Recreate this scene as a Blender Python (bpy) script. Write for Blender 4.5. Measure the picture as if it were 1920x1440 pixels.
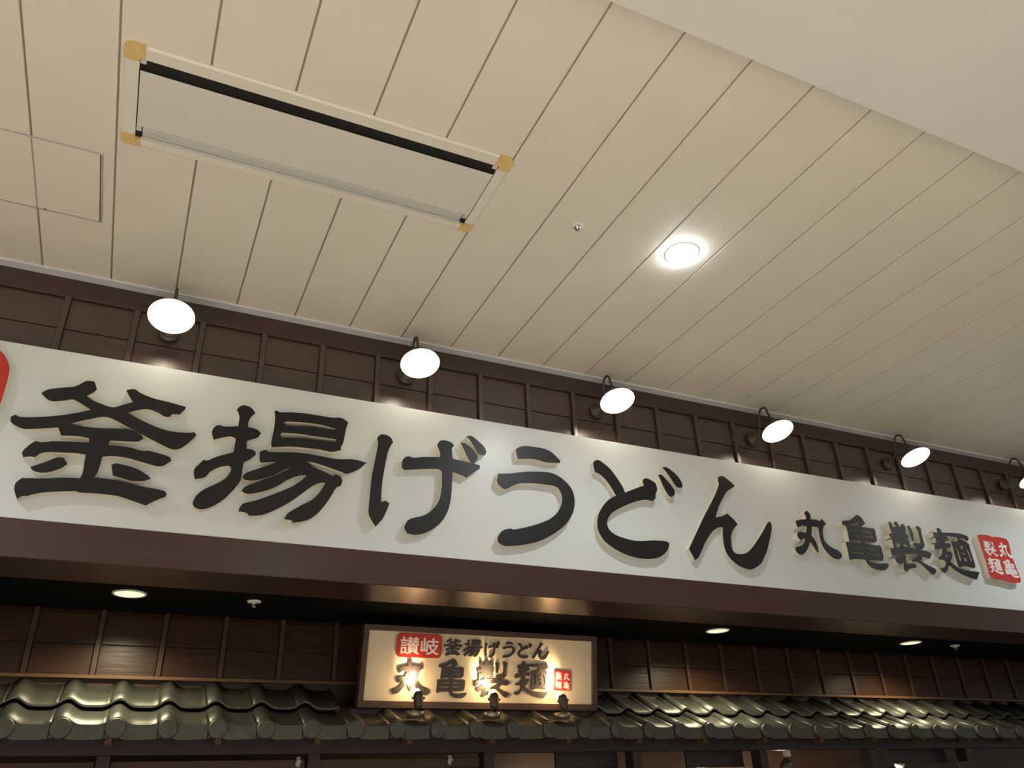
import bpy, bmesh, math, random
from mathutils import Vector, Matrix
from mathutils.geometry import tessellate_polygon

for o in list(bpy.data.objects): bpy.data.objects.remove(o, do_unlink=True)
scene = bpy.context.scene
COL = scene.collection
EYE = 1.5                                   # camera height; ground is z = 0

# ------------------------------------------------------------------ camera
cam_d = bpy.data.cameras.new('camera'); cam = bpy.data.objects.new('camera', cam_d); COL.objects.link(cam)
cam_d.sensor_fit = 'HORIZONTAL'; cam_d.sensor_width = 36.0; cam_d.lens = 1489.04/1920*36.0; cam_d.clip_start = 0.05
RX = Vector((0.9070, -0.4194, -0.0366)); DN = Vector((0.1704, 0.4452, -0.8790)); FW = Vector((0.3850, 0.7911, 0.4753))
M = Matrix((RX, -DN, -FW)).transposed().to_4x4(); M.translation = (0, 0, EYE)
cam.matrix_world = M
scene.camera = cam

# ------------------------------------------------------------------ world, exposure
w = bpy.data.worlds.new('concourse'); scene.world = w; w.use_nodes = True
w.node_tree.nodes['Background'].inputs[0].default_value = (1.0, 0.97, 0.93, 1)
w.node_tree.nodes['Background'].inputs[1].default_value = 0.26
vs = scene.view_settings; vs.view_transform = 'Standard'; vs.look = 'None'; vs.exposure = 0.0; vs.gamma = 1.0; vs.use_curve_mapping = False

# ------------------------------------------------------------------ materials
MATS = {}
def mat(name, col, rough=0.5, metal=0.0, emit=None, estr=0.0, coat=0.0, spec=0.5, grain=None, grain_scale=(1, 1, 1), var=0.0, bump=0.0):
    m = bpy.data.materials.new(name); m.use_nodes = True; nt = m.node_tree; b = nt.nodes['Principled BSDF']
    c = (col[0], col[1], col[2], 1)
    b.inputs['Base Color'].default_value = c; b.inputs['Roughness'].default_value = rough; b.inputs['Metallic'].default_value = metal
    b.inputs['Coat Weight'].default_value = coat; b.inputs['Specular IOR Level'].default_value = spec
    if emit: b.inputs['Emission Color'].default_value = (*emit, 1); b.inputs['Emission Strength'].default_value = estr
    if grain:
        tc = nt.nodes.new('ShaderNodeTexCoord'); mp = nt.nodes.new('ShaderNodeMapping'); mp.inputs['Scale'].default_value = grain_scale
        oi = nt.nodes.new('ShaderNodeObjectInfo'); ad = nt.nodes.new('ShaderNodeVectorMath'); ad.operation = 'MULTIPLY_ADD'
        ad.inputs[1].default_value = (13.7, 5.1, 9.3)
        nt.links.new(oi.outputs['Random'], ad.inputs[0]); nt.links.new(tc.outputs['Object'], ad.inputs[2])
        nt.links.new(ad.outputs[0], mp.inputs[0])
        n = nt.nodes.new('ShaderNodeTexNoise'); n.inputs['Scale'].default_value = grain; n.inputs['Detail'].default_value = 5; n.inputs['Distortion'].default_value = 0.6
        nt.links.new(mp.outputs[0], n.inputs['Vector'])
        r = nt.nodes.new('ShaderNodeValToRGB')
        r.color_ramp.elements[0].position = 0.3; r.color_ramp.elements[1].position = 0.7
        r.color_ramp.elements[0].color = (*[max(0, v*(1-var)) for v in col], 1); r.color_ramp.elements[1].color = (*[min(1, v*(1+var)) for v in col], 1)
        nt.links.new(n.outputs[0], r.inputs[0]); nt.links.new(r.outputs[0], b.inputs['Base Color'])
        if bump:
            bp = nt.nodes.new('ShaderNodeBump'); bp.inputs['Strength'].default_value = bump; bp.inputs['Distance'].default_value = 0.004
            nt.links.new(n.outputs[0], bp.inputs['Height']); nt.links.new(bp.outputs[0], b.inputs['Normal'])
    MATS[name] = m; return m

mat('ceiling_paint', (0.80, 0.745, 0.66), 0.45, grain=3.0, var=0.03)
mat('groove_shade', (0.42, 0.37, 0.30), 0.8, grain=3.0, var=0.05)  # plank paint darkened, the shade inside the grooves put into the colour
mat('soffit_paint', (0.72, 0.70, 0.69), 0.7, grain=2.0, var=0.03)
mat('cornice', (0.70, 0.70, 0.73), 0.4, grain=6.0, var=0.03)
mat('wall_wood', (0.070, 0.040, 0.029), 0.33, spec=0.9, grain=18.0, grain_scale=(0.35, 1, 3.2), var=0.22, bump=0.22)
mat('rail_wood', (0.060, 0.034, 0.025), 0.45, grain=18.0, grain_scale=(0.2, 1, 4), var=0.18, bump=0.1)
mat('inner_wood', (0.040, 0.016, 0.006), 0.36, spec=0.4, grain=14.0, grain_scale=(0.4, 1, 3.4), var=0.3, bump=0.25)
mat('inner_rail', (0.055, 0.026, 0.011), 0.4, grain=14.0, grain_scale=(0.2, 1, 4), var=0.2, bump=0.1)
mat('ledge_wood_lit', (0.13, 0.066, 0.028), 0.4, grain=14.0, grain_scale=(0.2, 1, 4), var=0.2)  # inner rail wood made brighter, downlight glow painted into the colour
mat('fascia_brown', (0.052, 0.025, 0.017), 0.27, grain=30.0, grain_scale=(0.05, 1, 3), var=0.12, bump=0.04)
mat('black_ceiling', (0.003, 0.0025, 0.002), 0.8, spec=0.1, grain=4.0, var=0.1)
mat('sign_white', (0.65, 0.685, 0.69), 0.32, grain=2.0, var=0.02)
mat('letter_ivory', (0.76, 0.72, 0.61), 0.5, grain=9.0, var=0.06)
mat('letter_black', (0.009, 0.0085, 0.009), 0.42, spec=0.4, grain=40.0, var=0.1)
mat('stamp_red', (0.50, 0.030, 0.022), 0.45, grain=20.0, var=0.06)
mat('stamp_white', (0.80, 0.76, 0.74), 0.5, grain=20.0, var=0.03)
mat('tile_glaze', (0.105, 0.106, 0.088), 0.46, metal=0.65, grain=25.0, var=0.15, bump=0.03)
mat('timber', (0.036, 0.022, 0.025), 0.4, grain=18.0, grain_scale=(0.3, 1, 3), var=0.2, bump=0.1)
mat('rafter_wood', (0.14, 0.075, 0.035), 0.6, grain=18.0, var=0.2)
mat('sign_cream', (0.70, 0.60, 0.43), 0.5, grain=5.0, var=0.02)
mat('sign_frame', (0.07, 0.038, 0.026), 0.45, grain=18.0, grain_scale=(0.3, 1, 3), var=0.15)
mat('small_letter', (0.035, 0.028, 0.026), 0.5, grain=40.0, var=0.1)
mat('plastic_ivory', (0.80, 0.76, 0.68), 0.35, grain=4.0, var=0.015)
mat('plastic_white', (0.74, 0.72, 0.66), 0.4, grain=4.0, var=0.015)
mat('louver_grey', (0.62, 0.62, 0.60), 0.35, grain=4.0, var=0.02)
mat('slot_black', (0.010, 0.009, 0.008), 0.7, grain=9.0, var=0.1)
mat('masking_tape', (0.74, 0.53, 0.22), 0.6, grain=30.0, var=0.06)
mat('aluminium', (0.55, 0.52, 0.50), 0.4, metal=0.4, grain=9.0, var=0.04)
mat('chrome', (0.55, 0.55, 0.54), 0.15, metal=1.0, grain=9.0, var=0.02)
mat('white_enamel', (0.80, 0.79, 0.75), 0.35, grain=9.0, var=0.02)
mat('shade_inner', (0.85, 0.82, 0.74), 0.4, grain=9.0, var=0.02)
mat('iron_dark', (0.085, 0.066, 0.052), 0.42, metal=0.3, grain=25.0, var=0.1)
mat('brass_dark', (0.34, 0.28, 0.20), 0.28, metal=0.8, grain=25.0, var=0.1)
mat('bulb_warm', (1, 0.95, 0.85), 0.4, emit=(1.0, 0.88, 0.70), estr=16.0)
mat('bulb_orange', (1, 0.9, 0.7), 0.4, emit=(1.0, 0.72, 0.40), estr=22.0)
mat('bulb_cool', (1, 1, 1), 0.4, emit=(0.92, 0.98, 1.0), estr=70.0)
mat('lens_yellow', (1, 1, 0.8), 0.4, emit=(1.0, 0.95, 0.66), estr=0.9)
mat('floor_tile', (0.76, 0.69, 0.58), 0.4, grain=3.0, var=0.05)
mat('door_wood', (0.07, 0.03, 0.014), 0.32, grain=10.0, grain_scale=(0.4, 1, 3), var=0.25, bump=0.1)
mat('interior_wood', (0.11, 0.055, 0.026), 0.4, grain=8.0, grain_scale=(0.4, 1, 3), var=0.2)
mat('unseen_dark_floor', (0.10, 0.10, 0.105), 0.4, grain=3.0, var=0.1)
mat('paper_white', (0.80, 0.79, 0.74), 0.6, grain=9.0, var=0.02)

# ------------------------------------------------------------------ helpers
def link(name, me, parent=None, mats=None, smooth=False):
    o = bpy.data.objects.new(name, me); COL.objects.link(o)
    if parent is not None: o.parent = parent
    if mats and not me.materials:
        for m in ([mats] if isinstance(mats, str) else mats): me.materials.append(MATS[m])
    if smooth:
        for p in me.polygons: p.use_smooth = True
    return o
def mesh(name, vs_, fs):
    me = bpy.data.meshes.new(name); me.from_pydata(vs_, [], fs); me.update(); return me
def empty(name, loc=(0, 0, 0)):
    o = bpy.data.objects.new(name, None); COL.objects.link(o); o.location = loc; o.empty_display_size = 0.05; return o
def tag(o, label=None, cat=None, group=None, kind=None):
    if label: o['label'] = label
    if cat: o['category'] = cat
    if group: o['group'] = group
    if kind: o['kind'] = kind
    return o
def box_bm(bm, x0, x1, y0, y1, z0, z1, bev=0.0):
    r = bmesh.ops.create_cube(bm, size=1.0)
    for v in r['verts']:
        v.co = Vector(((x0+x1)/2+v.co.x*(x1-x0), (y0+y1)/2+v.co.y*(y1-y0), (z0+z1)/2+v.co.z*(z1-z0)))
    if bev:
        es = list({e for v in r['verts'] for e in v.link_edges})
        bmesh.ops.bevel(bm, geom=es, offset=bev, segments=1, affect='EDGES')
def box_me(name, x0, x1, y0, y1, z0, z1, bev=0.0):
    bm = bmesh.new(); box_bm(bm, x0, x1, y0, y1, z0, z1, bev); me = bpy.data.meshes.new(name); bm.to_mesh(me); bm.free(); return me
def box(name, x0, x1, y0, y1, z0, z1, m, parent=None, bev=0.0):
    """box whose origin sits at its own centre (world coords given; parent assumed at world origin or offset removed)"""
    cx, cy, cz = (x0+x1)/2, (y0+y1)/2, (z0+z1)/2
    me = box_me(name, x0-cx, x1-cx, y0-cy, y1-cy, z0-cz, z1-cz, bev)
    o = link(name, me, parent, m); off = parent.location if parent is not None else Vector((0, 0, 0))
    o.location = Vector((cx, cy, cz))-off
    return o
def lathe_me(name, prof, seg=32, cap0=True, cap1=True):
    vs_, fs = [], []
    for r, z in prof:
        for i in range(seg):
            a = 2*math.pi*i/seg; vs_.append((r*math.cos(a), r*math.sin(a), z))
    for k in range(len(prof)-1):
        for i in range(seg):
            j = (i+1) % seg; fs.append((k*seg+i, k*seg+j, (k+1)*seg+j, (k+1)*seg+i))
    if cap0: fs.append(tuple(reversed(range(seg))))
    if cap1: fs.append(tuple((len(prof)-1)*seg+i for i in range(seg)))
    return mesh(name, vs_, fs)
def tube_me(name, pts, rad, seg=10):
    pts = [Vector(p) for p in pts]; vs_, fs = [], []
    prev = None
    for k, p in enumerate(pts):
        t = (pts[min(k+1, len(pts)-1)]-pts[max(k-1, 0)]).normalized()
        up = Vector((1, 0, 0)) if prev is None else prev
        n = (up-t*up.dot(t)).normalized(); b = t.cross(n); prev = n
        for i in range(seg):
            a = 2*math.pi*i/seg; vs_.append(p+rad*(math.cos(a)*n+math.sin(a)*b))
    for k in range(len(pts)-1):
        for i in range(seg):
            j = (i+1) % seg; fs.append((k*seg+i, k*seg+j, (k+1)*seg+j, (k+1)*seg+i))
    fs.append(tuple(reversed(range(seg)))); fs.append(tuple((len(pts)-1)*seg+i for i in range(seg)))
    return mesh(name, vs_, fs)
def sphere_me(name, r, su=20, sv=12, sz=1.0):
    bm = bmesh.new(); bmesh.ops.create_uvsphere(bm, u_segments=su, v_segments=sv, radius=r)
    for v in bm.verts: v.co.z *= sz
    me = bpy.data.meshes.new(name); bm.to_mesh(me); bm.free(); return me
def light(name, typ, loc, energy, col, radius=0.03, parent=None, spot=None, blend=0.5, rot=None):
    d = bpy.data.lights.new(name, typ); d.energy = energy; d.color = col; d.shadow_soft_size = radius
    if typ == 'SPOT': d.spot_size = math.radians(spot); d.spot_blend = blend
    o = bpy.data.objects.new(name, d); COL.objects.link(o)
    if parent is not None: o.parent = parent
    o.location = loc
    if rot: o.rotation_euler = rot
    return o
def smooth_loop(p, maxlen):
    """corner-preserving Catmull-Rom refinement of a traced outline"""
    n = len(p); P = [Vector((a, b)) for a, b in p]
    def corner(i):
        a = P[i]-P[i-1]; b = P[(i+1) % n]-P[i]
        if a.length < 1e-6 or b.length < 1e-6: return True
        return a.angle(b) > math.radians(48)
    cs = [corner(i) for i in range(n)]; out = []
    for i in range(n):
        j = (i+1) % n; p1, p2 = P[i], P[j]; out.append(p1)
        L = (p2-p1).length
        if L < maxlen or (cs[i] and cs[j]): continue
        p0 = p1*2-p2 if cs[i] else P[i-1]; p3 = p2*2-p1 if cs[j] else P[(j+1) % n]
        m1 = (p2-p0)*0.5; m2 = (p3-p1)*0.5
        if m1.length > L: m1 = m1.normalized()*L
        if m2.length > L: m2 = m2.normalized()*L
        for t in ((0.33, 0.67) if L < maxlen*3 else (0.25, 0.5, 0.75)):
            h00 = 2*t**3-3*t*t+1; h10 = t**3-2*t*t+t; h01 = -2*t**3+3*t*t; h11 = t**3-t*t
            out.append(p1*h00+m1*h10+p2*h01+m2*h11)
    return out
def extrude_me(name, groups, y_back, y_front):
    """groups = list of [outer, hole, ...] loops in local (x, z); solid from y_back to y_front (towards -y)"""
    vs_, fs = [], []
    for loops in groups:
        flat = [q for l in loops for q in l]
        tris = tessellate_polygon([[Vector((q[0], q[1], 0)) for q in l] for l in loops])
        b0 = len(vs_); N = len(flat)
        vs_ += [(q[0], y_front, q[1]) for q in flat]; vs_ += [(q[0], y_back, q[1]) for q in flat]
        for t in tris:
            a, b, c = (Vector(flat[i]) for i in t)
            cr = (b-a).x*(c-a).y-(b-a).y*(c-a).x
            if abs(cr) < 1e-12: continue
            t = t if cr > 0 else (t[0], t[2], t[1])       # normal towards -y
            fs.append(tuple(b0+i for i in t)); fs.append(tuple(b0+N+i for i in reversed(t)))
        k = b0
        for l in loops:
            m = len(l)
            for i in range(m):
                j = (i+1) % m; fs.append((k+i, k+j, k+N+j, k+N+i))
            k += m
    me = mesh(name, vs_, fs)
    bm = bmesh.new(); bm.from_mesh(me); bmesh.ops.recalc_face_normals(bm, faces=bm.faces); bm.to_mesh(me); bm.free()
    return me

GLYPHS = {
 'kama': [[[[-523,3193],[-499,3214],[-450,3232],[-401,3248],[-365,3282],[-334,3286],[-329,3281],[-315,3250],[-324,3233],[-348,3210],[-313,3190],[-236,3172],[-196,3193],[-159,3212],[-176,3235],[-197,3268],[-164,3279],[-139,3265],[-79,3247],[-16,3240],[65,3228],[64,3218],[45,3186],[12,3182],[5,3166],[-17,3164],[-49,3179],[-91,3189],[-133,3177],[-171,3156],[-126,3136],[-76,3117],[-22,3101],[31,3095],[92,3099],[120,3107],[131,3093],[104,3051],[71,3016],[42,3008],[0,3021],[-45,3039],[-99,3063],[-159,3088],[-248,3122],[-318,3099],[-384,3067],[-328,3061],[-267,3064],[-152,3077],[-105,3062],[-87,3041],[-107,3024],[-217,3012],[-220,2989],[-147,2992],[-77,2982],[-55,2987],[21,2974],[36,2969],[45,2954],[15,2924],[-11,2919],[-63,2928],[-138,2941],[-200,2941],[-233,2932],[-234,2904],[-237,2859],[-246,2835],[-153,2832],[-72,2819],[-3,2813],[39,2807],[50,2796],[47,2783],[10,2760],[-26,2733],[-86,2749],[-141,2762],[-219,2764],[-286,2760],[-303,2764],[-352,2757],[-407,2747],[-449,2734],[-475,2721],[-492,2719],[-506,2705],[-523,2739],[-526,2771],[-509,2796],[-428,2805],[-364,2817],[-299,2823],[-294,2844],[-296,2895],[-298,2932],[-338,2934],[-388,2929],[-437,2924],[-464,2915],[-484,2893],[-499,2895],[-525,2887],[-533,2911],[-511,2950],[-496,2966],[-469,2964],[-431,2975],[-373,2982],[-297,2990],[-299,3010],[-345,3013],[-408,3006],[-426,3042],[-476,3029],[-548,3014],[-579,3022],[-605,3040],[-609,3062],[-596,3073],[-572,3066],[-496,3080],[-423,3101],[-367,3123],[-318,3145],[-394,3183],[-429,3172],[-479,3160],[-508,3177]]],[[[-489,2848],[-443,2876],[-399,2905],[-376,2905],[-358,2880],[-381,2855],[-426,2832],[-458,2829],[-482,2837]]],[[[-191,2900],[-172,2909],[-94,2897],[-35,2868],[-26,2857],[-53,2843],[-93,2837],[-138,2844],[-177,2853]]]],
 'age': [[[[291,3255],[304,3274],[325,3283],[356,3275],[378,3250],[359,3224],[351,3193],[353,3171],[373,3170],[400,3163],[415,3148],[404,3126],[380,3113],[356,3099],[360,3058],[386,3059],[401,3050],[404,3036],[381,3010],[354,2988],[353,2942],[350,2897],[330,2857],[289,2798],[238,2755],[197,2741],[170,2750],[162,2764],[170,2799],[198,2834],[251,2871],[285,2902],[301,2935],[303,2954],[292,2964],[254,2953],[215,2923],[195,2893],[154,2880],[146,2908],[147,2930],[178,2977],[194,2975],[238,3003],[303,3033],[304,3064],[305,3104],[283,3111],[250,3102],[208,3083],[195,3121],[204,3148],[220,3160],[247,3157],[308,3169],[308,3210],[303,3232]]],[[[466,3276],[474,3282],[493,3275],[552,3285],[633,3290],[745,3289],[795,3296],[832,3277],[822,3229],[815,3166],[803,3131],[807,3122],[764,3104],[708,3107],[638,3106],[569,3103],[501,3091],[472,3085],[467,3112],[473,3184],[472,3244]],[[515,3220],[530,3231],[610,3240],[692,3241],[768,3232],[769,3223],[722,3223],[639,3223],[537,3211]],[[504,3156],[512,3168],[589,3175],[670,3174],[775,3175],[775,3159],[699,3157],[617,3156],[514,3144]]],[[[421,3054],[446,3067],[467,3059],[571,3073],[651,3076],[788,3069],[871,3079],[937,3071],[902,3032],[843,2998],[815,3005],[737,3023],[676,3035],[643,3036],[684,3010],[733,2994],[775,2978],[785,2989],[811,2982],[822,2959],[817,2933],[796,2921],[779,2885],[751,2831],[713,2777],[669,2742],[607,2722],[598,2734],[565,2736],[580,2767],[637,2812],[686,2846],[715,2883],[743,2938],[727,2938],[691,2922],[651,2886],[585,2823],[523,2777],[462,2744],[409,2735],[395,2747],[360,2751],[363,2769],[377,2790],[434,2813],[520,2859],[587,2900],[636,2946],[650,2965],[614,2958],[564,2931],[512,2888],[449,2855],[389,2838],[361,2848],[373,2870],[410,2891],[481,2931],[530,2960],[574,2994],[548,2983],[505,2951],[452,2922],[403,2905],[369,2904],[358,2919],[370,2938],[417,2964],[475,2995],[506,3014],[468,3007],[433,2999],[425,3008]]]],
 'ge': [[[[987,3218],[1003,3236],[1029,3240],[1056,3229],[1071,3205],[1054,3170],[1044,3136],[1034,3070],[1024,2988],[1021,2921],[1022,2874],[1045,2883],[1064,2871],[1050,2829],[1031,2785],[1000,2746],[981,2771],[962,2807],[961,2849],[964,2914],[968,3003],[979,3080],[992,3179]]],[[[1314,3231],[1330,3253],[1358,3259],[1391,3252],[1408,3238],[1395,3217],[1398,3160],[1438,3156],[1491,3151],[1553,3144],[1554,3126],[1514,3095],[1476,3063],[1447,3074],[1398,3084],[1396,3037],[1391,2954],[1378,2885],[1355,2831],[1320,2786],[1260,2743],[1205,2725],[1159,2728],[1145,2754],[1149,2773],[1162,2795],[1183,2808],[1231,2824],[1266,2843],[1301,2880],[1327,2928],[1338,2984],[1340,3053],[1338,3080],[1317,3090],[1244,3080],[1133,3059],[1123,3073],[1125,3111],[1140,3131],[1162,3138],[1180,3133],[1243,3147],[1326,3158],[1328,3187],[1318,3210]]],[[[1446,3259],[1468,3259],[1506,3238],[1537,3204],[1543,3181],[1527,3153],[1505,3151],[1486,3177],[1467,3218]]],[[[1480,3304],[1510,3309],[1551,3282],[1582,3255],[1593,3227],[1589,3212],[1569,3205],[1545,3215],[1516,3260],[1497,3286]]]],
 'u': [[[[1773,3271],[1804,3292],[1840,3300],[1913,3302],[1961,3299],[2002,3282],[2048,3243],[2046,3228],[1961,3219],[1904,3227],[1857,3226],[1785,3214],[1776,3241]]],[[[1660,3110],[1726,3120],[1787,3135],[1853,3149],[1967,3160],[2029,3147],[2084,3110],[2113,3069],[2122,3021],[2115,2967],[2090,2914],[2044,2859],[1974,2806],[1892,2761],[1812,2735],[1744,2721],[1682,2715],[1650,2729],[1646,2751],[1663,2783],[1690,2802],[1724,2811],[1740,2807],[1817,2829],[1897,2858],[1960,2890],[2008,2931],[2035,2977],[2044,3012],[2040,3045],[2024,3073],[1999,3084],[1952,3085],[1870,3083],[1789,3072],[1748,3054],[1713,3032],[1691,3028],[1664,3046],[1652,3066],[1657,3088]]]],
 'do': [[[[2265,3258],[2278,3275],[2301,3283],[2333,3268],[2371,3242],[2403,3205],[2430,3167],[2452,3129],[2460,3102],[2511,3126],[2599,3164],[2593,3189],[2602,3205],[2626,3212],[2656,3203],[2684,3190],[2690,3151],[2674,3120],[2671,3097],[2647,3072],[2614,3076],[2582,3073],[2534,3058],[2472,3032],[2410,3001],[2358,2968],[2336,2944],[2319,2911],[2322,2882],[2340,2857],[2378,2838],[2435,2826],[2496,2820],[2560,2826],[2617,2834],[2686,2838],[2716,2834],[2726,2825],[2711,2791],[2673,2756],[2625,2732],[2538,2721],[2466,2726],[2403,2741],[2341,2767],[2295,2797],[2270,2829],[2256,2865],[2257,2907],[2268,2947],[2290,2985],[2323,3025],[2359,3055],[2398,3076],[2367,3131],[2336,3169],[2303,3194],[2271,3204]]],[[[2712,3247],[2736,3250],[2772,3217],[2804,3178],[2816,3150],[2811,3133],[2789,3115],[2769,3121],[2744,3162],[2724,3214]]],[[[2748,3299],[2780,3304],[2825,3280],[2859,3250],[2878,3213],[2877,3188],[2858,3182],[2834,3186],[2799,3237],[2771,3276]]]],
 'n': [[[[3168,3293],[3197,3304],[3248,3279],[3284,3248],[3246,3224],[3210,3200],[3170,3151],[3135,3104],[3109,3059],[3090,3021],[3152,3040],[3184,3058],[3230,3023],[3252,2996],[3217,2965],[3190,2925],[3179,2883],[3179,2830],[3195,2813],[3229,2809],[3277,2820],[3324,2851],[3383,2907],[3439,2967],[3497,3035],[3519,3039],[3521,3014],[3515,2988],[3478,2912],[3440,2841],[3410,2802],[3377,2764],[3315,2728],[3280,2721],[3210,2736],[3157,2772],[3130,2809],[3121,2861],[3125,2919],[3135,2966],[3102,2962],[3057,2936],[3015,2895],[2977,2847],[2919,2763],[2890,2743],[2875,2778],[2859,2808],[2925,2903],[3004,3017],[3097,3142],[3141,3208],[3162,3250],[3158,3272]]]],
 'maru': [[[[3820,3135],[3842,3151],[3857,3144],[3869,3120],[3860,3096],[3911,3097],[3940,3093],[3960,3109],[3975,3096],[3990,3077],[3960,3053],[3945,3021],[3939,2974],[3952,2946],[3991,2921],[4042,2905],[4066,2887],[4062,2867],[4037,2849],[4011,2847],[3972,2858],[3939,2889],[3916,2926],[3909,2971],[3912,3017],[3916,3048],[3859,3048],[3838,2985],[3862,2953],[3871,2915],[3869,2878],[3860,2875],[3845,2896],[3829,2927],[3814,2941],[3790,2904],[3754,2866],[3718,2847],[3691,2857],[3676,2881],[3689,2895],[3738,2911],[3764,2931],[3781,2958],[3763,2958],[3741,2943],[3725,2959],[3719,2978],[3732,2994],[3754,3000],[3797,2998],[3816,3041],[3778,3043],[3737,3027],[3732,3048],[3731,3070],[3759,3080],[3824,3092],[3826,3110]]]],
 'game': [[[[4135,3100],[4144,3114],[4208,3127],[4251,3150],[4288,3172],[4311,3167],[4329,3152],[4349,3119],[4313,3098],[4308,3091],[4358,3091],[4398,3089],[4418,3092],[4424,3077],[4421,3049],[4420,3014],[4408,3000],[4383,2990],[4342,2990],[4296,2987],[4295,2977],[4346,2975],[4408,2973],[4428,2978],[4442,2965],[4441,2924],[4438,2897],[4422,2871],[4363,2869],[4295,2866],[4301,2857],[4329,2850],[4378,2849],[4457,2858],[4470,2849],[4454,2831],[4424,2810],[4371,2806],[4325,2811],[4286,2828],[4272,2850],[4266,2866],[4153,2861],[4134,2849],[4124,2860],[4128,2919],[4127,2971],[4180,2972],[4261,2977],[4263,2989],[4207,2987],[4163,2979],[4164,3009],[4168,3050],[4167,3083],[4151,3086],[4136,3090]],[[4186,3086],[4247,3110],[4298,3129],[4265,3096]],[[4192,3058],[4263,3064],[4263,3058],[4195,3052]],[[4303,3061],[4349,3064],[4388,3059],[4387,3051],[4363,3053],[4305,3054]],[[4189,3021],[4263,3028],[4262,3020],[4192,3015]],[[4305,3027],[4388,3033],[4388,3020],[4370,3019],[4305,3021]],[[4153,2937],[4211,2944],[4264,2945],[4262,2939],[4208,2937],[4154,2932]],[[4300,2947],[4354,2948],[4402,2943],[4402,2936],[4347,2939],[4301,2941]],[[4154,2905],[4261,2910],[4261,2902],[4153,2895]],[[4299,2910],[4387,2911],[4401,2919],[4400,2904],[4356,2902],[4301,2904]]]],
 'sei': [[[[4575,3153],[4592,3156],[4605,3140],[4601,3118],[4639,3126],[4628,3150],[4643,3165],[4660,3164],[4668,3143],[4663,3130],[4693,3133],[4691,3147],[4709,3155],[4727,3146],[4724,3121],[4709,3080],[4729,3077],[4736,3070],[4725,3053],[4710,3050],[4696,3051],[4707,3045],[4727,3033],[4724,2994],[4695,2988],[4692,3005],[4661,3009],[4652,2980],[4620,2977],[4630,3009],[4589,3005],[4579,2972],[4566,2974],[4564,3013],[4564,3034],[4608,3045],[4607,3048],[4556,3042],[4551,3061],[4556,3070],[4587,3075],[4581,3085],[4577,3112],[4575,3140]]],[[[4753,3145],[4771,3149],[4783,3123],[4786,3088],[4774,3042],[4761,3041],[4756,3071],[4754,3117],[4749,3134]]],[[[4834,3148],[4854,3155],[4881,3142],[4876,3115],[4871,3075],[4872,3029],[4869,3015],[4839,2989],[4810,2987],[4779,2994],[4757,3013],[4775,3023],[4831,3028],[4839,3043],[4843,3072],[4844,3112]]],[[[4524,2961],[4567,2971],[4647,2984],[4723,2987],[4809,2984],[4878,2977],[4911,2967],[4913,2955],[4885,2928],[4872,2927],[4813,2936],[4809,2918],[4786,2904],[4839,2880],[4904,2861],[4916,2850],[4903,2830],[4872,2814],[4850,2824],[4807,2860],[4762,2890],[4725,2892],[4704,2889],[4703,2902],[4718,2912],[4757,2928],[4784,2946],[4727,2946],[4653,2940],[4647,2897],[4644,2867],[4679,2871],[4723,2877],[4732,2862],[4720,2851],[4656,2836],[4626,2818],[4608,2820],[4601,2833],[4620,2876],[4578,2864],[4554,2872],[4543,2899],[4557,2907],[4594,2918],[4618,2932],[4574,2928],[4529,2913],[4523,2934]]]],
 'men': [[[[5047,3160],[5067,3165],[5085,3149],[5086,3133],[5148,3135],[5150,3123],[5135,3110],[5109,3103],[5136,3101],[5132,3081],[5099,3068],[5085,3057],[5141,3055],[5142,3044],[5123,3023],[5073,3019],[5084,3010],[5092,2993],[5119,2996],[5132,2980],[5108,2948],[5079,2915],[5080,2907],[5055,2889],[5027,2857],[5002,2840],[4982,2838],[4960,2855],[4962,2866],[4991,2871],[5023,2888],[5038,2914],[5025,2928],[5001,2930],[4976,2929],[4972,2943],[5008,2959],[5033,2984],[5043,3013],[5007,3004],[4967,2997],[4970,3028],[4980,3039],[5032,3052],[5041,3061],[5003,3054],[5005,3088],[5051,3096],[5047,3099],[4994,3093],[4994,3123],[5044,3128],[5045,3143]],[[5057,2970],[5076,2966],[5064,2944],[5049,2950]]],[[[5081,2920],[5132,2893],[5184,2878],[5258,2873],[5355,2872],[5347,2859],[5306,2815],[5277,2816],[5195,2833],[5125,2856],[5082,2881],[5058,2901]]],[[[5147,3136],[5194,3140],[5260,3143],[5313,3138],[5351,3129],[5357,3120],[5344,3099],[5326,3095],[5299,3108],[5263,3109],[5258,3102],[5292,3092],[5325,3082],[5341,3066],[5335,3033],[5335,2981],[5334,2914],[5318,2896],[5300,2896],[5244,2902],[5198,2900],[5175,2890],[5156,2896],[5153,2921],[5154,2975],[5158,3036],[5154,3071],[5189,3075],[5229,3083],[5236,3105],[5228,3112],[5181,3109],[5140,3115]],[[5190,3042],[5200,3033],[5204,2944],[5196,2936],[5184,2940],[5187,2987]],[[5230,3049],[5270,3051],[5266,3033],[5241,3027],[5231,3036]],[[5231,3001],[5264,2997],[5267,2988],[5236,2985]],[[5235,2963],[5267,2963],[5266,2942],[5242,2938],[5235,2947]],[[5296,3044],[5306,3030],[5315,2980],[5314,2941],[5301,2939],[5301,2978],[5295,3016]]]],
}
STAMP = [[5470,3153],[5520,3159],[5588,3161],[5622,3153],[5679,3159],[5741,3156],[5778,3151],[5791,3129],[5786,3088],[5776,3020],[5783,2929],[5786,2848],[5772,2831],[5728,2821],[5670,2820],[5607,2828],[5553,2834],[5496,2832],[5464,2842],[5457,2867],[5463,2928],[5463,3019],[5464,3091],[5462,3137]]
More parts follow.
